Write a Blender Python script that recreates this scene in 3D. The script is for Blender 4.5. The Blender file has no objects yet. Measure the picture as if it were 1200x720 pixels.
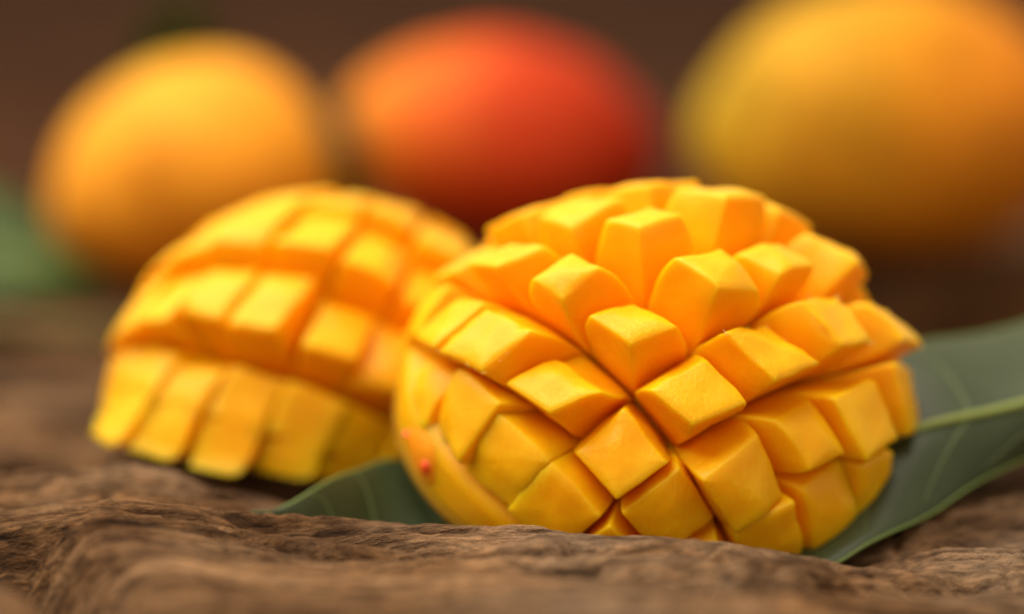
import bpy, bmesh, math, random
import numpy as np
from mathutils import Vector, Matrix, noise as mnoise

random.seed(7); rng = np.random.default_rng(7)
R = math.radians
S = bpy.context.scene
COL = S.collection

# ------------------------------------------------------------------ camera
cam_d = bpy.data.cameras.new('camera'); cam = bpy.data.objects.new('camera', cam_d); COL.objects.link(cam)
cam.location = (0, -0.55, 0.163); cam.rotation_euler = (R(90 - 11.75), 0, 0)
cam_d.lens = 100; cam_d.sensor_width = 36; cam_d.clip_start = 0.01; cam_d.clip_end = 50
cam_d.dof.use_dof = True; cam_d.dof.focus_distance = 0.548; cam_d.dof.aperture_fstop = 2.8
S.camera = cam

# ------------------------------------------------------------------ light
W = bpy.data.worlds.new('World'); S.world = W; W.use_nodes = True
bg = W.node_tree.nodes['Background']; bg.inputs[0].default_value = (1.0, 0.84, 0.64, 1); bg.inputs[1].default_value = 0.72
def area(name, loc, target, size, power, col):
    l = bpy.data.lights.new(name, 'AREA'); l.shape = 'DISK'; l.size = size; l.energy = power; l.color = col
    o = bpy.data.objects.new(name, l); COL.objects.link(o); o.location = loc
    o.rotation_euler = (Vector(target) - Vector(loc)).to_track_quat('-Z', 'Y').to_euler(); return o
area('overhead_softbox', (-0.34, 0.06, 0.85), (0.0, 0.06, 0.03), 1.2, 16.5, (1.0, 0.93, 0.82))
S.view_settings.view_transform = 'Standard'; S.view_settings.look = 'None'
S.view_settings.exposure = 0.12; S.view_settings.gamma = 1.0
S.render.engine = 'CYCLES'
S.cycles.use_denoising = True
S.cycles.max_bounces = 10; S.cycles.diffuse_bounces = 9

# ------------------------------------------------------------------ helpers
def tag(o, label=None, cat=None, group=None, kind=None):
    if label: o['label'] = label
    if cat: o['category'] = cat
    if group: o['group'] = group
    if kind: o['kind'] = kind
    return o
def empty(name, loc):
    o = bpy.data.objects.new(name, None); COL.objects.link(o); o.location = loc
    o.empty_display_size = 0.01; return o
def mesh_obj(name, verts, faces, mat, parent=None, origin=(0, 0, 0), smooth=True):
    me = bpy.data.meshes.new(name)
    v = np.asarray(verts, float) - np.asarray(origin, float)
    me.from_pydata(v.tolist(), [], faces); me.update()
    if smooth: me.polygons.foreach_set('use_smooth', [True] * len(me.polygons))
    if mat: me.materials.append(mat)
    o = bpy.data.objects.new(name, me); COL.objects.link(o)
    if parent: o.parent = parent
    return o
def grid_faces(n, m, wrap=False):
    f = []
    for a in range(n - 1):
        for b in range(m if wrap else m - 1):
            c = (b + 1) % m
            f.append((a * m + b, a * m + c, (a + 1) * m + c, (a + 1) * m + b))
    return f
def sstep(a, b, x):
    t = np.clip((x - a) / (b - a), 0, 1); return t * t * (3 - 2 * t)
def vnoise(x, y, seed=0):
    xi = np.floor(x).astype(np.int64); yi = np.floor(y).astype(np.int64); fx = x - xi; fy = y - yi
    fx = fx * fx * fx * (fx * (fx * 6 - 15) + 10); fy = fy * fy * fy * (fy * (fy * 6 - 15) + 10)
    def h(a, b):
        n = (a * 374761393 + b * 668265263 + seed * 1274126177) & 0x7fffffff
        n = ((n ^ (n >> 13)) * 1274126177) & 0x7fffffff
        return ((n ^ (n >> 16)) & 0xffff) / 65535.0
    return (h(xi, yi) * (1 - fx) + h(xi + 1, yi) * fx) * (1 - fy) + (h(xi, yi + 1) * (1 - fx) + h(xi + 1, yi + 1) * fx) * fy
def fbm(x, y, o=4, seed=0):
    s = 0; a = 0.5; 
    for k in range(o):
        s = s + a * (vnoise(x * 2 ** k, y * 2 ** k, seed + k * 17) - 0.5); a *= 0.5
    return s

# ------------------------------------------------------------------ materials
class NT:
    def __init__(s, name):
        s.m = bpy.data.materials.new(name); s.m.use_nodes = True; s.t = s.m.node_tree; s.n = s.t.nodes
        s.b = s.n['Principled BSDF']
    def add(s, t, **k):
        n = s.n.new(t)
        for a, v in k.items(): setattr(n, a, v)
        return n
    def link(s, a, b): s.t.links.new(a, b)
    def coords(s, scale=(1, 1, 1), rot=(0, 0, 0), loc=(0, 0, 0)):
        c = s.add('ShaderNodeTexCoord'); m = s.add('ShaderNodeMapping'); s.link(c.outputs['Object'], m.inputs[0])
        m.inputs['Scale'].default_value = scale; m.inputs['Rotation'].default_value = rot; m.inputs['Location'].default_value = loc
        return m.outputs[0]
    def noise(s, vec, scale, detail=4, rough=0.5, dist=0.0):
        n = s.add('ShaderNodeTexNoise'); s.link(vec, n.inputs['Vector'])
        n.inputs['Scale'].default_value = scale; n.inputs['Detail'].default_value = detail
        n.inputs['Roughness'].default_value = rough; n.inputs['Distortion'].default_value = dist
        return n.outputs['Fac']
    def ramp(s, fac, stops, interp='LINEAR'):
        r = s.add('ShaderNodeValToRGB'); s.link(fac, r.inputs[0]); e = r.color_ramp.elements; r.color_ramp.interpolation = interp
        while len(e) < len(stops): e.new(0.5)
        for x, (p, c) in zip(e, stops):
            x.position = p; x.color = (*c, 1) if len(c) == 3 else c
        return r.outputs[0]
    def mix(s, fac, a, b, mode='MIX'):
        n = s.add('ShaderNodeMix', data_type='RGBA', blend_type=mode)
        if hasattr(fac, 'links'): s.link(fac, n.inputs[0])
        else: n.inputs[0].default_value = fac
        for i, v in ((6, a), (7, b)):
            if hasattr(v, 'links'): s.link(v, n.inputs[i])
            else: n.inputs[i].default_value = (*v, 1)
        return n.outputs[2]
    def math(s, op, a, b=0.0):
        n = s.add('ShaderNodeMath', operation=op)
        for i, v in ((0, a), (1, b)):
            if hasattr(v, 'links'): s.link(v, n.inputs[i])
            else: n.inputs[i].default_value = v
        return n.outputs[0]
    def bump(s, h, dist, strength=1.0, prev=None):
        b = s.add('ShaderNodeBump'); s.link(h, b.inputs['Height']); b.inputs['Distance'].default_value = dist
        b.inputs['Strength'].default_value = strength
        if prev: s.link(prev, b.inputs['Normal'])
        s.link(b.outputs[0], s.b.inputs['Normal']); return b.outputs[0]
    def set(s, **k):
        for a, v in k.items():
            i = s.b.inputs[a.replace('_', ' ')]
            if hasattr(v, 'links'): s.link(v, i)
            else: i.default_value = v

def flesh_material(name, ca, cb, cc):
    t = NT(name); v = t.coords()
    n1 = t.noise(v, 90, 4, 0.55); n2 = t.noise(v, 620, 3, 0.6); n3 = t.noise(t.coords((1, 1, 0.2), (0.5, 0.3, 0)), 1300, 3, 0.65)
    c = t.ramp(n1, [(0.3, ca), (0.5, cb), (0.72, cc)])
    pale = t.ramp(n2, [(0.6, (0, 0, 0)), (0.8, (1, 1, 1))])
    c = t.mix(t.math('MULTIPLY', pale, 0.30), c, (0.96, 0.55, 0.015))
    t.set(Base_Color=c, Roughness=t.math('ADD', t.math('MULTIPLY', n2, 0.30), 0.20), Specular_IOR_Level=0.16)
    t.set(Subsurface_Weight=0.8, Subsurface_Radius=(1.0, 0.55, 0.05), Subsurface_Scale=0.007)
    t.set(Coat_Weight=0.07, Coat_Roughness=0.12); t.b.subsurface_method = 'RANDOM_WALK'
    b = t.bump(n2, 0.00035, 0.4); t.bump(n3, 0.0004, 0.6, b)
    return t.m
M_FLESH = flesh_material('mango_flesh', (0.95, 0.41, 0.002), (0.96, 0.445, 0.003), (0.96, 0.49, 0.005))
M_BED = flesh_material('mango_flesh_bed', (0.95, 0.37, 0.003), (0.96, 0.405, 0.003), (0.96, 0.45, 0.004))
t = NT('mango_pith'); t.set(Base_Color=(0.93, 0.66, 0.14, 1), Roughness=0.45, Subsurface_Weight=0.5, Subsurface_Scale=0.002, Subsurface_Radius=(1, .5, .12)); M_PITH = t.m
t = NT('mango_cut_skin'); n = t.noise(t.coords(), 60, 3)
t.set(Base_Color=t.ramp(n, [(0.35, (0.80, 0.38, 0.02)), (0.65, (0.70, 0.38, 0.035))]), Roughness=0.4, Subsurface_Weight=0.25, Subsurface_Scale=0.002); M_CUTSKIN = t.m
t = NT('stem_scar_flesh'); n = t.noise(t.coords(), 300, 3)
t.set(Base_Color=t.ramp(n, [(0.35, (0.88, 0.27, 0.006)), (0.7, (0.92, 0.34, 0.008))]), Roughness=0.5, Specular_IOR_Level=0.15); M_SCAR = t.m
t = NT('red_spot'); t.set(Base_Color=(0.88, 0.085, 0.008, 1), Roughness=0.35); M_RED = t.m
t = NT('brown_stem'); n = t.noise(t.coords(), 200, 4); t.set(Base_Color=t.ramp(n, [(0.3, (0.06, 0.035, 0.015)), (0.7, (0.16, 0.10, 0.05))]), Roughness=0.8); M_STEM = t.m

def mango_skin(name, stops, axis=(1, 0, 0), span=0.05, wob=0.6):
    """skin whose blush runs along one axis of the fruit"""
    t = NT(name); c = t.add('ShaderNodeTexCoord')
    dot = t.add('ShaderNodeVectorMath', operation='DOT_PRODUCT'); t.link(c.outputs['Object'], dot.inputs[0])
    L = math.sqrt(sum(a * a for a in axis)); dot.inputs[1].default_value = tuple(a / L / (2 * span) for a in axis)
    n = t.noise(c.outputs['Object'], 28, 4, 0.55); n2 = t.noise(c.outputs['Object'], 420, 2, 0.5)
    f = t.math('ADD', t.math('ADD', dot.outputs['Value'], 0.5), t.math('MULTIPLY', t.math('SUBTRACT', n, 0.5), wob))
    col = t.ramp(f, stops)
    sp = t.ramp(n2, [(0.66, (0, 0, 0)), (0.74, (1, 1, 1))])
    blot = t.noise(c.outputs['Object'], 60, 5, 0.6)
    col = t.mix(0.8, col, t.ramp(blot, [(0.32, (0.72, 0.62, 0.5)), (0.5, (1, 1, 1)), (0.7, (1.12, 1.15, 1.0))]), 'MULTIPLY')
    col = t.mix(t.math('MULTIPLY', sp, 0.3), col, (0.80, 0.55, 0.15))
    t.set(Base_Color=col, Roughness=0.6, Specular_IOR_Level=0.12, Subsurface_Weight=0.12, Subsurface_Scale=0.003, Subsurface_Radius=(1, .4, .1))
    t.bump(n2, 0.0003, 0.3)
    return t.m
M_SK_Y = mango_skin('yellow_mango_skin', [(0.0, (0.614, 0.142, 0.0071)), (0.35, (0.755, 0.248, 0.0106)), (0.75, (0.826, 0.330, 0.0212)), (1.0, (0.543, 0.319, 0.0189))], (-0.5, 0, 1), 0.042)
M_SK_R = mango_skin('red_mango_skin', [(0.0, (0.684, 0.236, 0.0165)), (0.2, (0.661, 0.136, 0.0106)), (0.42, (0.519, 0.045, 0.0047)), (1.0, (0.295, 0.011, 0.0024))], (1, 0, -0.25), 0.055)
M_SK_G = mango_skin('golden_mango_skin', [(0.0, (0.46, 0.29, 0.012)), (0.30, (0.60, 0.27, 0.012)), (0.6, (0.64, 0.215, 0.009)), (1.0, (0.66, 0.18, 0.008))], (1, 0, -0.55), 0.06)

def leaf_material(name, a, b):
    t = NT(name); v = t.coords(); n = t.noise(v, 45, 4, 0.6); n2 = t.noise(v, 500, 3, 0.6)
    t.set(Base_Color=t.ramp(n, [(0.35, a), (0.7, b)]), Roughness=t.math('ADD', t.math('MULTIPLY', n, 0.2), 0.34), Specular_IOR_Level=0.42)
    t.bump(n2, 0.0003, 0.5); return t.m
M_LEAF = leaf_material('leaf_green', (0.024, 0.038, 0.010), (0.040, 0.056, 0.018))
M_LEAF2 = leaf_material('leaf_mid_green', (0.030, 0.055, 0.007), (0.045, 0.075, 0.010))
M_LEAF2.node_tree.nodes['Principled BSDF'].inputs['Specular IOR Level'].default_value = 0.15
M_LEAF3 = leaf_material('leaf_dark_green', (0.008, 0.020, 0.006), (0.013, 0.028, 0.008))
n3 = M_LEAF3.node_tree.nodes['Principled BSDF']; n3.inputs['Specular IOR Level'].default_value = 0.04
t = NT('leaf_vein'); t.set(Base_Color=(0.20, 0.25, 0.05, 1), Roughness=0.45); M_VEIN = t.m
t = NT('leaf_side_vein'); t.set(Base_Color=(0.10, 0.14, 0.04, 1), Roughness=0.45); M_SVEIN = t.m
t = NT('leaf_rim'); t.set(Base_Color=(0.13, 0.19, 0.035, 1), Roughness=0.45); M_RIM = t.m

def wood_material(name, stops, grey, sc=1.0):
    t = NT(name)
    v = t.coords((5 * sc, 60 * sc, 60 * sc), (0, 0, R(4))); vf = t.coords((30 * sc, 700 * sc, 300 * sc), (0, 0, R(4)))
    vb = t.coords((14, 22, 20))
    n1 = t.noise(v, 1.0, 6, 0.6, 0.6); n2 = t.noise(vf, 1.0, 4, 0.6); n3 = t.noise(vb, 1.0, 4, 0.55)
    f = t.math('ADD', t.math('MULTIPLY', n1, 0.6), t.math('MULTIPLY', n2, 0.4))
    c = t.ramp(f, stops)
    c = t.mix(t.ramp(n3, [(0.45, (0, 0, 0)), (0.72, (0.8, 0.8, 0.8))]), c, grey)
    fine = t.ramp(n2, [(0.34, (0.25, 0.22, 0.2)), (0.52, (1, 1, 1))])
    n4 = t.noise(t.coords((26, 70, 40), (0, 0, R(8))), 1.0, 3, 0.5)
    c = t.mix(0.85, c, t.ramp(n4, [(0.36, (0.38, 0.34, 0.31)), (0.56, (1, 1, 1)), (0.75, (1.25, 1.2, 1.1))]), 'MULTIPLY')
    c = t.mix(0.8, c, fine, 'MULTIPLY')
    n5 = t.noise(t.coords((260 * sc, 650 * sc, 500 * sc)), 1.0, 4, 0.7)
    c = t.mix(0.9, c, t.ramp(n5, [(0.32, (0.42, 0.38, 0.35)), (0.5, (0.95, 0.95, 0.95)), (0.68, (1.5, 1.42, 1.3))]), 'MULTIPLY')
    t.set(Base_Color=c, Roughness=0.85, Specular_IOR_Level=0.08)
    b = t.bump(n1, 0.003, 0.5); b = t.bump(n2, 0.0012, 0.8, b); t.bump(n5, 0.0012, 0.9, b)
    return t.m
M_WOOD = wood_material('weathered_wood', [(0.30, (0.032, 0.016, 0.007)), (0.47, (0.165, 0.084, 0.036)), (0.62, (0.28, 0.158, 0.078))], (0.21, 0.145, 0.095))
M_WOOD2 = wood_material('brown_wood', [(0.30, (0.025, 0.012, 0.006)), (0.47, (0.17, 0.080, 0.034)), (0.62, (0.24, 0.12, 0.054))], (0.20, 0.107, 0.05))
M_WOOD3 = wood_material('dark_wood', [(0.30, (0.010, 0.004, 0.0015)), (0.47, (0.055, 0.019, 0.006)), (0.62, (0.13, 0.050, 0.018))], (0.085, 0.034, 0.013), 0.7)

# ------------------------------------------------------------------ wooden ground
def pline(x, y, pts, close=0.0):
    """distance from (x,y) to a polyline"""
    d = np.full(x.shape, 1e9)
    for (ax, ay), (bx, by) in zip(pts[:-1], pts[1:]):
        L2 = (bx - ax) ** 2 + (by - ay) ** 2
        tt = np.clip(((x - ax) * (bx - ax) + (y - ay) * (by - ay)) / L2, 0, 1)
        d = np.minimum(d, np.hypot(x - ax - tt * (bx - ax), y - ay - tt * (by - ay)))
    return d
CREST_X = [-1.0, -0.16, -0.105, -0.078, -0.060, -0.046, -0.020, 0.016, 0.040, 0.063, 0.095, 0.16, 1.0]
CREST_Y = [0.03, 0.024, 0.020, 0.020, 0.010, 0.000, -0.015, -0.026, -0.030, -0.031, -0.034, -0.036, -0.04]
CREST_Z = [0.006, 0.006, 0.006, 0.0085, 0.0070, 0.0050, 0.0050, 0.0068, 0.0078, 0.0030, 0.0028, 0.003, 0.005]
def front_height(x, y):
    wob = 0.0035 * fbm(x * 14, y * 30, 3, 5)
    xr = x + 0.0 * y; yr = y + 0.07 * x + wob                     # fibres drift a little
    cy = np.interp(x, CREST_X, CREST_Y) + 0.006 * fbm(x * 70, y * 5, 3, 9); cz = np.interp(x, CREST_X, CREST_Z)
    back = np.interp(x, [-0.2, -0.11, -0.07, -0.04, 0.0, 0.06, 0.085, 0.2], [0.0, 0.0, -0.004, -0.005, -0.006, -0.005, 0.0015, 0.004])
    back = np.where(y > 0.06, back * (1 - sstep(0.06, 0.12, y)) - 0.002 * sstep(0.06, 0.12, y), back)
    back = back + 0.0065 * sstep(0.024, 0.040, y) * (1 - sstep(0.085, 0.12, y)) * sstep(-0.10, -0.075, x) * (1 - sstep(-0.035, -0.01, x))   # hump the left half stands on
    s = sstep(0.0, 0.011, y - cy)
    z = cz * (1 - s) + back * s
    z = z + 0.08 * np.clip(cy - y, 0, 0.12)
    z += 0.0034 * fbm(xr * 8, yr * 50, 3, 1) * (0.7 + 0.3 * (1 - s))
    rough = 0.45 + 1.1 * vnoise(x * 20, y * 45, 71)                            # some patches are more frayed
    ridge = lambda a, b, sd: np.abs(2 * vnoise(a, b, sd) - 1)                 # sharp creases between fibre bundles
    z += rough * (0.0022 * ridge(xr * 6, yr * 150, 2) + 0.0019 * ridge(xr * 14, yr * 330, 6) + 0.0010 * fbm(xr * 70, yr * 700, 2, 21) + 0.0009 * fbm(x * 380, y * 520, 2, 23))
    z -= 0.0032 * rough * (1 - sstep(0.0, 0.05, np.abs(fbm(xr * 9, yr * 200, 2, 61)))) * sstep(0.35, 0.5, vnoise(xr * 26, yr * 90, 62))
    rg = np.abs(fbm(xr * 4, yr * 80, 3, 3))
    z -= 0.007 * (1 - sstep(0.0, 0.028, rg)) * sstep(0.30, 0.45, vnoise(xr * 7, yr * 50, 4))
    cross = np.abs(fbm(x * 70, y * 16, 2, 91))                                 # short checks across the grain
    z -= 0.0022 * (1 - sstep(0.0, 0.03, cross)) * sstep(0.7, 0.8, vnoise(x * 40, y * 70, 92))
    z += 0.0012 * fbm(x * 60, y * 75, 3, 81) * sstep(0.5, 0.75, vnoise(x * 10, y * 22, 82))   # knotty lumps
    for pts, w, d in (([(-0.16, -0.025), (-0.095, -0.037), (-0.0836, -0.056), (-0.067, -0.092), (-0.05, -0.13)], 0.008, 0.020),
                      ([(0.006, -0.0507), (0.0306, -0.057), (0.039, -0.070), (0.0624, -0.050), (0.088, -0.040), (0.15, -0.05)], 0.0042, 0.015),
                      ([(0.014, -0.036), (0.030, -0.040), (0.045, -0.046)], 0.0028, 0.008),
                      ([(-0.2, 0.066), (-0.110, 0.060), (-0.085, 0.055), (-0.05, 0.042), (-0.03, 0.03)], 0.005, 0.018),
                      ([(-0.2, 0.115), (-0.12, 0.112), (-0.07, 0.10)], 0.005, 0.012),
                      ([(-0.2, 0.142), (-0.14, 0.138), (-0.10, 0.143)], 0.004, 0.012), ([(-0.2, 0.088), (-0.13, 0.090), (-0.09, 0.083)], 0.003, 0.009),
                      ([(-0.07, -0.025), (-0.04, -0.022), (-0.015, -0.032), (0.0, -0.03)], 0.003, 0.004), ([(0.06, -0.004), (0.10, -0.012), (0.15, -0.010)], 0.002, 0.004),
                      ([(0.085, 0.006), (0.115, 0.0), (0.2, 0.004)], 0.0016, 0.004)):
        dd = pline(x + 0.004 * fbm(x * 60, y * 60, 2, 31), y + 0.004 * fbm(x * 60, y * 60, 2, 33), pts)
        z -= d * np.exp(-(dd / w) ** 2)
    return z
def back_height(seed):
    def f(x, y):
        yr = y + 0.03 * x
        return 0.006 * fbm(x * 4, yr * 40, 4, seed) + 0.003 * fbm(x * 20, yr * 200, 3, seed + 1) - 0.002
    return f
ground = empty('wooden_ground', (0, 0, 0)); tag(ground, 'weathered brown wooden boards the mangoes lie on', None, None, 'structure')
def dense(a, b, step, lo, hi, coarse):
    return np.unique(np.round(np.concatenate([np.arange(lo, a, coarse), np.arange(a, b, step), np.arange(b, hi, coarse), [hi]]), 5))
def board(x, y, hf, mat, edge=0.008, drop=0.14, skew=None):
    X, Y = np.meshgrid(x, y); Y0 = Y.copy()
    if skew: Y = Y + skew(X, Y) * (y[-1] - Y) / (y[-1] - y[0])
    Z = hf(X, Y)
    for ye, sgn in ((y[0], 1), (y[-1], -1)):
        e = np.clip(1 - sgn * (Y0 - ye) / edge, 0, 1); Z -= 0.006 * e ** 2
    n, m = X.shape
    v = np.stack([X, Y, Z], -1).reshape(-1, 3); f = grid_faces(n, m)
    k = len(v)                                                  # the two long sides
    for row in (0, n - 1):
        b0 = len(v); lo = np.stack([x, Y[row], np.full(m, -drop)], -1); v = np.concatenate([v, lo])
        for q in range(m - 1):
            q4 = (row * m + q, row * m + q + 1, b0 + q + 1, b0 + q); f.append(q4 if row else q4[::-1])
    return mesh_obj('plank', v, f, mat, ground)
board(dense(-0.155, 0.155, 0.001, -1.2, 1.2, 0.03), dense(-0.135, 0.171, 0.0006, -0.35, 0.172, 0.02), front_height, M_WOOD)
yb = 0.206
for k, wd in enumerate((0.19, 0.26, 0.30, 0.34, 0.36, 0.5, 0.9)):
    board(np.arange(-1.6, 1.61, 0.012 if k < 2 else 0.03), np.linspace(yb, yb + wd, 70), back_height(40 + 5 * k), M_WOOD2 if k == 0 else M_WOOD3,
          skew=(lambda X, Y: 0.105 * sstep(0.02, 0.14, X) + 0.006 * fbm(X * 12, Y * 0, 3, 77)) if k == 0 else None)
    yb += wd + 0.008
mesh_obj('underside_beam', [(-1.6, -0.35, -0.14), (1.6, -0.35, -0.14), (1.6, yb, -0.14), (-1.6, yb, -0.14)], [(0, 1, 2, 3)], M_WOOD3, ground)

# ------------------------------------------------------------------ cut mango halves
class Half:
    def __init__(s, p, z0, left_margin, left_at, lift=0.0, f0=0.58):
        s.lift = lift; s.f0 = f0
        (s.cx, s.cy, s.cz, s.a, s.b, s.c, yaw, az, el, s.phi, s.du, s.dv, s.i0, s.j0, s.k) = p
        s.C = np.array([s.cx, s.cy, s.cz]); s.abc = np.array([s.a, s.b, s.c]); s.z0 = z0
        cy, sy = math.cos(yaw), math.sin(yaw); s.R = np.array([[cy, -sy, 0], [sy, cy, 0], [0, 0, 1]])
        s.P = np.array([math.cos(el) * math.sin(az), -math.cos(el) * math.cos(az), math.sin(el)])
        s.e1 = np.array([math.cos(az), math.sin(az), 0]); s.e2 = np.cross(s.P, s.e1)
        if s.e2[2] < 0: s.e2 = -s.e2
        s.el = el; s.left_margin = left_margin; s.left_at = left_at
    def rim(s, az):                       # angle of the cut edge from the pole, further round at the back
        back = sstep(0.2, 1.0, np.sin(az)); return R(91) + back * (math.pi - s.el - R(10) - R(91))
    def margin(s, az):
        return R(5) + s.left_margin * sstep(0.55, 1.0, np.cos(az - s.left_at))
    def floor(s, th, az):
        e = s.rim(az) - s.margin(az); return s.f0 + (0.97 - s.f0) * sstep(e - R(15), e + R(1), th)
    def polar(s, th, az):
        th = np.asarray(th)[..., None]; az = np.asarray(az)[..., None]
        return np.cos(th) * s.P + np.sin(th) * (np.cos(az) * s.e1 + np.sin(az) * s.e2)
    def grid(s, i, j):
        u = (i - s.i0) * s.du; v = (j - s.j0) * s.dv
        x = u * math.cos(s.phi) - v * math.sin(s.phi); y = u * math.sin(s.phi) + v * math.cos(s.phi)
        r = np.hypot(x, y) + 1e-9; return r * (1 - s.k * r * r), np.arctan2(y, x)
    def pos(s, th, az, sc):
        n = s.polar(th, az); return s.C + (n * s.abc * np.asarray(sc)[..., None]) @ s.R.T
    def low(s, x):                        # the cut edge the half stands on, lifting towards its left end
        return s.z0 + s.lift * np.maximum(0, s.cx + 0.006 - x)
    def rest(s, p):                       # flattened where it rests
        p = p.copy(); z0 = s.low(p[..., 0]); z = p[..., 2]; d = 0.002
        p[..., 2] = np.where(z < z0 + d, z0 + d * np.exp(np.clip((z - z0 - d) / d, -8, 0)), z); return p

def ring_points(rad=0.16, ne=6, nc=4):
    out = []
    for c in range(4):
        a0 = math.pi / 4 + c * math.pi / 2
        cx, cy = (1 - rad) * (1 if math.cos(a0) > 0 else -1), (1 - rad) * (1 if math.sin(a0) > 0 else -1)
        for q in range(nc):
            a = c * math.pi / 2 + q / (nc - 1) * math.pi / 2
            out.append((cx + rad * math.cos(a), cy + rad * math.sin(a)))
        a = (c + 1) * math.pi / 2
        ex, ey = out[-1]
        nx = (1 - rad) * (1 if math.cos(a0 + math.pi / 2) > 0 else -1); ny = (1 - rad) * (1 if math.sin(a0 + math.pi / 2) > 0 else -1)
        sx, sy = nx + rad * math.cos(a), ny + rad * math.sin(a)
        for q in range(1, ne): out.append((ex + (sx - ex) * q / ne, ey + (sy - ey) * q / ne))
    return np.array(out)
RING_TIGHT = ring_points(0.05); RING_ROUND = ring_points(0.08)

def fnoise(p, sc, seed):
    return np.array([mnoise.noise(Vector((q[0] * sc + seed, q[1] * sc, q[2] * sc - seed))) for q in p])

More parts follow.
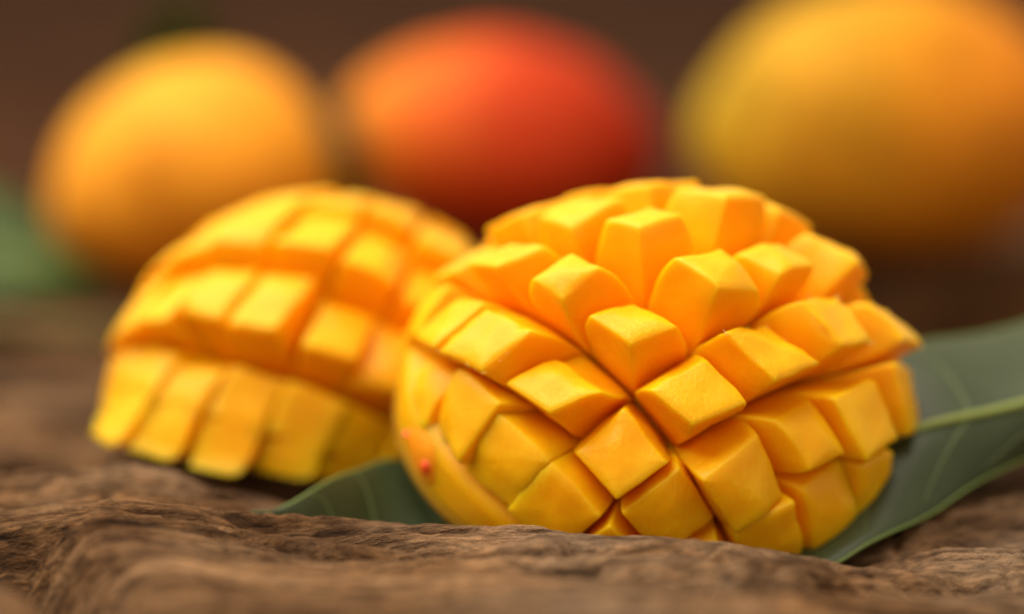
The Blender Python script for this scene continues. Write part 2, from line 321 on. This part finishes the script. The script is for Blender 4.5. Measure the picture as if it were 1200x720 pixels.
def make_half(H, name, label, cells, jit, ragged=(), scar=None, widths=(0.65, 0.76), tall=None, lean=1.0, slim={}, packed=None, proud={}):
    base = np.array([H.cx, H.cy, H.z0]); root = empty(name, tuple(base)); tag(root, label, 'cut mango', 'mango halves scored into cubes')
    # uncut flesh between and beneath the cubes
    na, nt = 120, 56; az = np.linspace(0, 2 * np.pi, na, endpoint=False); fr = np.linspace(0.0, 1, nt)
    TH = fr[:, None] * H.rim(az)[None]; AZ = np.broadcast_to(az, TH.shape)
    sc = H.floor(TH, AZ)
    edge = sstep(0.975, 1.0, fr)[:, None]; sc = sc - 0.012 * edge
    p = H.pos(TH, AZ, sc)
    nz = fnoise(p.reshape(-1, 3), 90, 3).reshape(TH.shape) * 0.010; p = H.pos(TH, AZ, sc + nz * (1 - edge))
    inner = H.pos(TH[::-1], AZ[::-1], np.minimum(sc - 0.05, 0.95)[::-1] - 0.02 * (1 - edge[::-1]))
    allp = H.rest(np.concatenate([p, inner]).reshape(-1, 3))
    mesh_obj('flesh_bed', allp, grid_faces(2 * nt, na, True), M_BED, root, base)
    # skin turned inside out behind the flesh, its edge showing round the rim
    fr2 = np.linspace(0.03, 1, 40); TH = fr2[:, None] * (H.rim(az) + R(1.2))[None]; AZ = np.broadcast_to(az, TH.shape)
    so = np.minimum(H.floor(TH, AZ) - 0.055, 0.93); lip = sstep(0.95, 1.0, fr2)[:, None]
    so = so * (1 - lip) + 0.978 * lip
    pin = H.pos(TH, AZ, so); pout = H.pos(TH[::-1], AZ[::-1], so[::-1] - 0.035)
    mesh_obj('skin', H.rest(np.concatenate([pin, pout]).reshape(-1, 3)), grid_faces(80, na, True), M_CUTSKIN, root, base)
    # the cubes
    lv = [(0.0, 0), (0.14, 0), (0.28, 0), (0.42, 0), (0.56, 0), (0.70, 0), (0.82, 0), (0.90, .0), (0.95, .003), (0.980, .012), (0.993, .034), (1.0, .075)]
    caps = [0.80, 0.6, 0.4, 0.2]
    for (i, j) in cells:
        rr = random.Random(i * 31 + j * 7 + int(H.cx * 1000))
        th0, az0 = (float(q) for q in H.grid(np.array(float(i)), np.array(float(j))))
        di, dj = jit.get((i, j), (rr.uniform(-.05, .05), rr.uniform(-.05, .05)))
        wu, wv = rr.uniform(*widths), rr.uniform(*widths)
        wu, wv = (q + 0.10 if th0 > R(56) else q for q in (wu, wv))
        if (i, j) in slim: wu, wv = wu * slim[(i, j)][0], wv * slim[(i, j)][1]
        if packed and packed(i, j): wu, wv = (max(a, b) for a, b in zip((wu, wv), packed(i, j)))
        calm = 1 - 0.85 * float(sstep(R(48), R(72), th0)); top = rr.uniform(-0.05, 0.035) * calm - 0.02 * (1 - calm) + proud.get((i, j), 0); ti, tj = rr.uniform(-.035, .035), rr.uniform(-.035, .035)
        fl = H.floor(np.array(th0), np.array(az0)); rows = []
        bul = rr.uniform(0.02, 0.07)
        for h, inset in lv + [(1.0, 1 - 0.925 * c) for c in caps]:
            hh = min(h, 1.0)
            rg = RING_TIGHT * (1 - hh) + RING_ROUND * hh
            k = hh ** 0.9; kw = hh ** (2.0 if (i, j) in slim else 3.0)
            w1 = (0.985 * (1 - kw) + wu * kw) * (1 - inset); w2 = (0.985 * (1 - kw) + wv * kw) * (1 - inset)
            if j == tall: w1 = w1 + (1.0 - w1) * (0.5 - 0.5 * rg[:, 1])
            gi = i + di * k * (0.5 + 0.5 * rg[:, 1] if j == tall else 1) + rg[:, 0] * 0.5 * w1; gj = j + dj * k + np.where((j == tall) & (rg[:, 1] < 0), rg[:, 1] * (0.5 + 1.0), rg[:, 1] * 0.5) * w2
            th, az_ = H.grid(gi, gj); th = np.minimum(th, H.rim(az_) - R(0.5))
            tp = 1.0 + top - (0.10 * np.clip(-rg[:, 1], 0, 1) ** 1.5 if j == tall else 0) + ti * rg[:, 0] * (1 - inset) + tj * rg[:, 1] * (1 - inset)
            lo = np.minimum(H.floor(th, az_) - 0.035, 0.93)
            rows.append(H.pos(th, az_, lo + (tp - lo) * hh))
        pc = rows[-1].mean(0); ctr = H.pos(*[np.array(q) for q in H.grid(np.array(i + di), np.array(j + dj))], np.array(1.0))
        nn = np.linalg.inv(H.R.T) @ (H.polar(*H.grid(np.array(i + di), np.array(j + dj))) / H.abc); nn /= np.linalg.norm(nn)
        # the knife left each cube's end flat, leaning its own way
        nn = nn + np.array([rr.uniform(-.17, .17), rr.uniform(-.12, .12), rr.uniform(-.08, .08)]) * calm + np.array([0, 0.20, 0.52]) * lean * calm * float(sstep(0.005, 0.03, ctr[2])); nn /= np.linalg.norm(nn)
        P = np.stack(rows); nlv = len(lv)
        hs = np.array([min(h, 1) for h, _ in lv] + [1.0] * len(caps))
        dist = ((P - ctr) * nn).sum(-1)
        r2 = (RING_ROUND ** 2).sum(1)[None] / 2
        dome = 0.0005 * (1 - np.array([1] * nlv + [c * c for c in caps])[:, None] * r2)
        disp = np.where(np.arange(len(hs))[:, None] >= nlv, dist - dome, dist[nlv - 1][None])
        disp = disp - disp[nlv - 1].mean() * 0.5
        P = P - (0.88 * sstep(0.25, 1.0, hs)[:, None] * disp)[..., None] * nn
        # a second, steeper cut across one side of some ends
        if rr.random() < 0.45:
            ang = rr.uniform(0, 2 * math.pi); e1 = np.cross(nn, [0.3, 0.2, 1.0]); e1 /= np.linalg.norm(e1); e2 = np.cross(nn, e1)
            d2 = math.cos(ang) * e1 + math.sin(ang) * e2; side = ((P - P[nlv - 1].mean(0)) * d2).sum(-1)
            off = rr.uniform(0.0005, 0.0025); cut = np.log1p(np.exp(np.clip((side - off) / 0.0005, -30, 30))) * 0.0005 * rr.uniform(0.25, 0.6)
            P = P - (sstep(0.35, 1.0, hs)[:, None] * cut)[..., None] * nn
        # the cut sides bow a little
        bow = rr.uniform(-0.0007, 0.0009); P = P + (bow * np.sin(np.pi * hs))[:, None, None] * np.cross(nn, [rr.uniform(-1, 1), 0.3, rr.uniform(-1, 1)])
        flatP = P.reshape(-1, 3)
        d1 = fnoise(flatP, 160, i * 3 + j); d2 = fnoise(flatP, 520, i * 5 - j)
        amp = np.repeat(sstep(0.1, 0.5, hs), P.shape[1])
        outw = flatP - (pc - nn * 0.008); outw /= np.linalg.norm(outw, axis=1)[:, None] + 1e-9
        flatP = flatP + outw * ((d1 * 0.00075 + d2 * 0.00014) * amp)[:, None]
        if (i, j) in ragged:
            d3 = fnoise(flatP, 1100, 9); e = np.repeat(np.exp(-((hs - 0.985) / 0.02) ** 2) * (np.arange(len(hs)) < len(lv)), P.shape[1]); flatP = flatP + outw * (d3 * e * 0.0011)[:, None]
        flatP = H.rest(flatP)
        m = P.shape[1]; nl = P.shape[0]
        f = grid_faces(nl, m, True)
        v = np.concatenate([flatP, [flatP[-m:].mean(0), flatP[:m].mean(0)]])
        f += [((nl - 1) * m + q, (nl - 1) * m + (q + 1) % m, nl * m) for q in range(m)] + [((q + 1) % m, q, nl * m + 1) for q in range(m)]
        mesh_obj('flesh_cube', v, f, M_FLESH, root, base)
        if (i, j) in ragged:                                   # a few threads of pith left by the knife
            bm = bmesh.new()
            for q in range(9):
                r0 = len(lv) - 3; a = rr.randrange(m); pp = Vector(flatP[r0 * m + a])
                L = rr.uniform(0.0006, 0.0016); dr = (Vector(outw[r0 * m + a]) + Vector((rr.uniform(-.8, .8), rr.uniform(-.8, .8), rr.uniform(-.4, .8)))).normalized()
                sd = dr.orthogonal().normalized() * 0.00022
                up = dr.cross(sd).normalized() * 0.00015
                vs = [bm.verts.new(pp - dr * .0004 + o - Vector(base)) for o in (sd, up, -sd)] + [bm.verts.new(pp + dr * L - Vector(base))]
                for q3 in ((0, 1, 3), (1, 2, 3), (2, 0, 3), (2, 1, 0)): bm.faces.new([vs[w] for w in q3])
            me = bpy.data.meshes.new('pith_threads'); bm.to_mesh(me); bm.free(); me.materials.append(M_PITH)
            o = bpy.data.objects.new('pith_threads', me); COL.objects.link(o); o.parent = root; o['kind'] = 'stuff'
    if scar:
        th0, az0, ru, rv = scar
        def disc(name, mat, u0, v0, ru, rv, lift, parent, nr=6, na=28):
            rows = []
            for q in range(nr + 1):
                r = 1 - q / nr
                aa = np.linspace(0, 2 * np.pi, na, endpoint=False); wob = 1 + 0.12 * np.sin(2 * aa + 1) + 0.06 * np.sin(3 * aa)
                th = th0 + u0 + ru * r * np.cos(aa) * wob; az_ = az0 + v0 + rv * r * np.sin(aa) * wob
                s_ = H.floor(th, az_) - 0.006 + lift * (1 - r ** 3)
                rows.append(H.pos(th, az_, s_))
            return mesh_obj(name, np.concatenate(rows), grid_faces(nr + 1, na, True), mat, parent, base)
        d = disc('stem_scar', M_SCAR, 0, 0, ru, rv, 0.022, root)
        disc('red_spot', M_RED, 0.0, 0.075, ru * 0.42, rv * 0.26, 0.031, d); disc('red_spot', M_RED, 0.01, -0.13, ru * 0.12, rv * 0.16, 0.026, d)
    return root

HA = Half([0.0289, 0.0279, 0.0191, 0.0549, 0.0449, 0.0487, 0.0221, 0.1422, 0.9532, 0.5578, 0.3883, 0.3885, 1.9531, 1.3996, 0.0146], -0.0025, R(9), R(190))
JA = {(0, 0): (0.0, -0.01), (1, 0): (0.04, 0.03), (2, 0): (0.02, 0.05), (3, 0): (-0.0, 0.06), (0, 1): (-0.01, 0.12), (0, 2): (-0.05, 0.11), (1, 1): (0.03, 0.07), (2, 1): (0.04, 0.04), (3, 1): (-0.12, -0.01), (4, 1): (0.12, 0.09), (1, 2): (-0.01, -0.08), (2, 2): (0.01, 0.02), (3, 2): (0.10, 0.10), (1, 3): (-0.1, -0.12), (2, 3): (-0.1, -0.1), (0, -1): (0.01, 0.06), (1, -1): (-0.03, -0.12), (2, -1): (0.0, 0.0), (3, -1): (-0.09, -0.1), (1, -2): (0.05, 0.0), (2, -2): (0.1, -0.0), (-1, 0): (-0.01, 0.08), (-1, 1): (-0.03, -0.03), (-1, 2): (0.1, -0.1)}
def cell_list(H, drop=()):
    out = []
    for i in range(-5, 8):
        for j in range(-6, 8):
            th, az = H.grid(np.array(float(i)), np.array(float(j)))
            if (i, j) in drop or th > H.rim(az) - H.margin(az) - R(1): continue
            q = H.pos(th, az, np.array(1.0))
            if q[2] < H.low(q[0]) - 0.0045: continue
            out.append((i, j))
    return out
make_half(HA, 'mango_half', 'sharp mango half scored into open cubes, in front, resting on the green leaf', cell_list(HA, {(-1, 4), (-1, 5), (-2, 2), (-2, 3), (-2, 4)}), JA,
          {(0, 2), (2, 0), (4, 0), (3, 0)}, (R(83), R(196), 0.10, 0.16),
          proud={(4, 2): 0.07, (3, 2): 0.06, (4, 1): 0.05, (4, 0): 0.05, (4, -1): 0.05, (3, 3): 0.03, (5, 1): -0.04, (5, 0): -0.03, (1, 3): 0.04, (2, 3): 0.02, (1, 2): 0.08, (2, 2): 0.09, (2, 1): 0.08, (3, 1): 0.06, (0, 2): 0.02, (1, 1): 0.02, (-1, 3): -0.07, (-2, 2): -0.05},
          slim={(1, 1): (.90, .92), (1, 2): (.66, .68), (2, 2): (.70, .70), (2, 1): (.84, .74), (3, 1): (.86, .80), (3, 2): (.9, .9), (1, 3): (.84, .84), (2, 3): (.88, .88)},
          packed=lambda i, j: (0.84, 0.965) if i <= -1 else ((0.7, 0.84) if i == 0 else ((0.93, 0.9) if j <= -2 or (j == -1 and i > 2) else None)))
HB = Half([-0.0436, 0.0749, 0.0089, 0.0515, 0.0357, 0.0503, 0.5076, -0.2801, 0.4727, -0.4434, 0.313, 0.4444, 0.9124, -0.1476, 0.0195], 0.0020, R(4), R(180), 0.17, 0.66)
JB = {(0, 0): (-0.06, 0.09), (1, 0): (0.03, 0.05), (2, 0): (-0.1, 0.03), (-1, 0): (-0.08, 0.12), (0, 1): (0.06, 0.08), (1, 1): (0.06, 0.02), (2, 1): (0.06, -0.03), (1, 2): (-0.06, 0.08), (2, 2): (-0.06, -0.03), (0, -1): (0.10, -0.06), (1, -1): (0.09, -0.05), (2, -1): (-0.05, -0.03), (-1, -1): (0.0, -0.06), (-1, 1): (-0.05, 0.1)}
make_half(HB, 'mango_half', 'slightly blurred mango half scored into cubes, at left behind the sharp one', [c for c in cell_list(HB) if c[1] > -2], JB, widths=(0.76, 0.86), tall=-1, lean=1.2, proud={(0, 0): 0.03, (1, 0): 0.03, (0, 1): 0.03, (1, 1): 0.04, (-1, 1): 0.02}, packed=lambda i, j: (0.965, 0.9) if j == -1 else ((0.9, 0.86) if i < 0 else None))

# ------------------------------------------------------------------ whole mangoes
def whole_mango(label, loc, half, yaw, tilt, mat, egg=0.12, stem_side=-1, roll=0.0):
    root = empty('whole_mango', (loc[0], loc[1], 0.0)); tag(root, label, 'mango', 'whole mangoes at the back')
    nu, nv = 64, 48; v = []
    Rm = np.array(Matrix.Rotation(yaw, 3, 'Z') @ Matrix.Rotation(tilt, 3, 'Y') @ Matrix.Rotation(roll, 3, 'X'))
    for q in range(nv + 1):
        ph = math.pi * q / nv; cx = -math.cos(ph); sr = math.sin(ph)
        for w in range(nu):
            a = 2 * math.pi * w / nu
            f = 1 + egg * (-cx * stem_side) * -1 * 0.6
            r = sr * f
            yy = math.cos(a) * r; zz = math.sin(a) * r
            zz += 0.10 * (1 - cx * cx) * cx * stem_side * -1
            v.append((cx * half[0], yy * half[1], zz * half[2]))
    v = np.array(v); nz = fnoise(v, 18, loc[0] * 50) * 0.0042 + fnoise(v, 45, loc[0] * 70) * 0.0010
    v = v * (1 + nz[:, None] / 0.04)
    v = v @ Rm.T
    lift = -v[:, 2].min() + loc[2]
    me_o = mesh_obj('fruit_body', v, grid_faces(nv + 1, nu, True), mat, root); me_o.location = (0, 0, lift)
    # short brown stem at the shoulder end
    bm = bmesh.new(); rows = []
    ax = Vector(Rm @ np.array([stem_side, 0, 0.10])).normalized(); e = ax.orthogonal().normalized(); g = ax.cross(e)
    p0 = Vector(Rm @ np.array([stem_side * half[0] * 0.97, 0, 0]))
    for L, r in ((-0.002, .0040), (0.001, .0032), (0.004, .0022), (0.008, .0024), (0.0085, 0.0012)):
        rows.append([bm.verts.new(p0 + ax * L + (e * math.cos(a) + g * math.sin(a)) * r) for a in np.linspace(0, 2 * np.pi, 10, endpoint=False)])
    for r0, r1 in zip(rows, rows[1:]):
        for q in range(10): bm.faces.new((r0[q], r0[(q + 1) % 10], r1[(q + 1) % 10], r1[q]))
    bm.faces.new(rows[-1]); bmesh.ops.recalc_face_normals(bm, faces=bm.faces)
    me = bpy.data.meshes.new('stem'); bm.to_mesh(me); bm.free(); me.materials.append(M_STEM)
    o = bpy.data.objects.new('stem', me); COL.objects.link(o); o.parent = root; o.location = (0, 0, lift)
    return root
whole_mango('yellow whole mango, blurred, at left behind the scored half', (-0.0925, 0.265, 0.0), (0.0415, 0.035, 0.0335), R(14), R(-12), M_SK_Y, 0.22, 1)
whole_mango('red and orange whole mango, blurred, between the two yellow ones', (-0.004, 0.332, 0.0), (0.050, 0.036, 0.0330), R(-8), R(3), M_SK_R, 0.10, -1)
whole_mango('large golden whole mango, blurred, at right behind the sharp half', (0.112, 0.312, 0.0), (0.060, 0.043, 0.0415), R(10), R(-6), M_SK_G, 0.10, 1)

# ------------------------------------------------------------------ leaves
def catmull(P, n):
    P = np.asarray(P, float); Q = np.concatenate([[2 * P[0] - P[1]], P, [2 * P[-1] - P[-2]]]); out = []
    for s in np.linspace(0, len(P) - 1 - 1e-9, n):
        k = int(s); f = s - k; a, b, c, d = Q[k:k + 4]
        out.append(0.5 * ((2 * b) + (c - a) * f + (2 * a - 5 * b + 4 * c - d) * f * f + (3 * b - a - 3 * c + d) * f ** 3))
    return np.array(out)
def tube(path, radii, name, mat, parent, origin, n=8):
    path = np.asarray(path); rows = []
    for k in range(len(path)):
        d = Vector(path[min(k + 1, len(path) - 1)] - path[max(k - 1, 0)]).normalized(); e = d.cross(Vector((0, 0.2, 1))).normalized(); g = d.cross(e)
        for a in np.linspace(0, 2 * np.pi, n, endpoint=False):
            rows.append(path[k] + np.array((e * math.cos(a) + g * math.sin(a)) * radii[k]))
    f = grid_faces(len(path), n, True) + [tuple(range(n))[::-1], tuple(range((len(path) - 1) * n, len(path) * n))]
    return mesh_obj(name, rows, f, mat, parent, origin)
def make_leaf(label, upper, mid, lower, mat, side_veins=9, group=None, tip_first=True, ns=70, belly=0.0015, edge_r=0.00035, mid_r=0.0011):
    U, Mi, L = (catmull(q, ns) for q in (upper, mid, lower))
    o0 = Mi[ns // 2].copy(); o0[2] = min(U[:, 2].min(), L[:, 2].min(), Mi[:, 2].min())
    root = empty('mango_leaf', tuple(o0)); tag(root, label, 'leaf', group)
    nc = 10; cols = []
    nrm = np.cross(Mi[-1] - Mi[0], U[ns // 2] - L[ns // 2]); nrm = nrm / np.linalg.norm(nrm)
    if nrm[2] < 0: nrm = -nrm
    ripple = lambda s, q: 0.0006 * math.sin(s * 0.55 + q) 
    rows = []
    for s in range(ns):
        row = []
        for q in range(2 * nc + 1):
            c = q / nc - 1; E = L[s] if c < 0 else U[s]; a = abs(c)
            p = Mi[s] * (1 - a) + E * a + nrm * (belly * 4 * a * (1 - a) + ripple(s, c * 2) * a)
            row.append(p)
        rows.append(row)
    top = np.array(rows); bot = top - nrm * 0.0005; m = 2 * nc + 1
    v = np.concatenate([top.reshape(-1, 3), bot.reshape(-1, 3)]); f = grid_faces(ns, m); N = ns * m
    f += [tuple(N + x for x in q[::-1]) for q in grid_faces(ns, m)]
    for s in range(ns - 1):
        f.append((s * m, (s + 1) * m, N + (s + 1) * m, N + s * m)); f.append(((s + 1) * m + m - 1, s * m + m - 1, N + s * m + m - 1, N + (s + 1) * m + m - 1))
    mesh_obj('leaf_blade', v, f, mat, root, o0)
    tube(Mi + nrm * 0.0003, np.linspace(0.4 * mid_r, mid_r, ns), 'midrib', M_VEIN, root, o0)
    if edge_r:
        for q in (0, m - 1): tube(top[:, q] - nrm * 0.0002, np.full(ns, edge_r), 'leaf_edge', M_RIM, root, o0, 6)
    for k in range(side_veins):
        s0 = (k + 1.3) / (side_veins + 1)
        for sd in (-1, 1):
            pts = []
            for a in np.linspace(0, 0.9, 14):
                s = s0 * (ns - 1) - 1 - (1.2 * a + 2.2 * a * a) * (1 if tip_first else -1)
                if s < 0 or s > ns - 1.001: continue
                s_ = int(s); fr = s - s_; q = nc + sd * a * nc; q_ = min(int(q), m - 2); fq = q - q_
                p = (top[s_, q_] * (1 - fq) + top[s_, q_ + 1] * fq) * (1 - fr) + (top[s_ + 1, q_] * (1 - fq) + top[s_ + 1, q_ + 1] * fq) * fr
                pts.append(p + nrm * 0.00005)
            if len(pts) > 4: tube(pts, np.linspace(0.00034, 0.00012, len(pts)), 'side_vein', M_SVEIN, root, o0, 6)
    return root
make_leaf('long green leaf lying under the sharp mango half, showing at both its sides',
    [(-0.060, -0.004, 0.0055), (-0.0455, 0.000, 0.0084), (-0.0335, 0.012, 0.0112), (-0.0240, 0.022, 0.0118), (-0.005, 0.034, 0.000), (0.020, 0.046, -0.0035), (0.050, 0.050, 0.006), (0.079, 0.045, 0.028), (0.1045, 0.055, 0.0324), (0.140, 0.066, 0.038), (0.190, 0.078, 0.040), (0.235, 0.072, 0.037)],
    [(-0.060, -0.004, 0.0055), (-0.045, -0.0015, 0.0030), (-0.0330, 0.005, 0.0000), (-0.0230, 0.010, -0.0020), (0.000, 0.012, -0.0035), (0.020, 0.016, -0.0042), (0.050, 0.018, 0.0000), (0.078, 0.015, 0.0178), (0.1025, 0.022, 0.0224), (0.140, 0.034, 0.0285), (0.190, 0.055, 0.034), (0.235, 0.072, 0.037)],
    [(-0.060, -0.004, 0.0055), (-0.045, -0.0045, 0.0000), (-0.0330, -0.006, -0.0030), (-0.0230, -0.012, -0.0035), (0.000, -0.016, -0.0045), (0.020, -0.017, -0.0045), (0.054, -0.013, -0.0032), (0.0715, -0.006, 0.0018), (0.0840, 0.004, 0.0055), (0.0995, 0.016, 0.0100), (0.140, 0.0425, 0.0195), (0.190, 0.065, 0.030), (0.235, 0.072, 0.037)],
    M_LEAF, 12, mid_r=0.0012)
G = 'leaves among the mangoes at the back'
make_leaf('blurred green leaf standing at the left edge beside the yellow mango',
    [(-0.27, 0.28, 0.030), (-0.22, 0.28, 0.036), (-0.17, 0.275, 0.032), (-0.138, 0.27, 0.020), (-0.112, 0.256, 0.004)], [(-0.27, 0.27, 0.020), (-0.22, 0.262, 0.019), (-0.17, 0.258, 0.016), (-0.138, 0.252, 0.009), (-0.112, 0.256, 0.004)],
    [(-0.27, 0.25, 0.010), (-0.22, 0.246, 0.006), (-0.17, 0.24, 0.002), (-0.138, 0.240, 0.002), (-0.112, 0.256, 0.002)], M_LEAF2, 6, G)
make_leaf('dark green leaf lying across the gap between the boards at left',
    [(-0.27, 0.208, -0.004), (-0.20, 0.210, -0.003), (-0.15, 0.206, -0.003), (-0.08, 0.196, 0.001)], [(-0.27, 0.182, 0.0035), (-0.20, 0.183, 0.004), (-0.15, 0.182, 0.0035), (-0.08, 0.190, 0.004)],
    [(-0.27, 0.150, 0.011), (-0.20, 0.151, 0.0115), (-0.15, 0.153, 0.0105), (-0.08, 0.180, 0.004)], M_LEAF3, 5, G)
make_leaf('blurred green leaf wedged between the yellow mango and the red one',
    [(-0.052, 0.316, 0.046), (-0.047, 0.316, 0.034), (-0.046, 0.318, 0.016), (-0.055, 0.325, 0.002)], [(-0.052, 0.316, 0.046), (-0.060, 0.311, 0.033), (-0.062, 0.312, 0.014), (-0.055, 0.325, 0.002)],
    [(-0.052, 0.316, 0.046), (-0.074, 0.314, 0.032), (-0.078, 0.316, 0.012), (-0.055, 0.325, 0.002)], M_LEAF2, 3, G)
make_leaf('blurred green leaf tip rising behind the top of the yellow mango',
    [(-0.10, 0.352, 0.078), (-0.098, 0.362, 0.065), (-0.095, 0.38, 0.035), (-0.10, 0.40, 0.003)], [(-0.10, 0.352, 0.078), (-0.108, 0.360, 0.065), (-0.110, 0.376, 0.035), (-0.10, 0.40, 0.003)],
    [(-0.10, 0.352, 0.078), (-0.118, 0.362, 0.063), (-0.125, 0.38, 0.033), (-0.10, 0.40, 0.003)], M_LEAF2, 3, G)
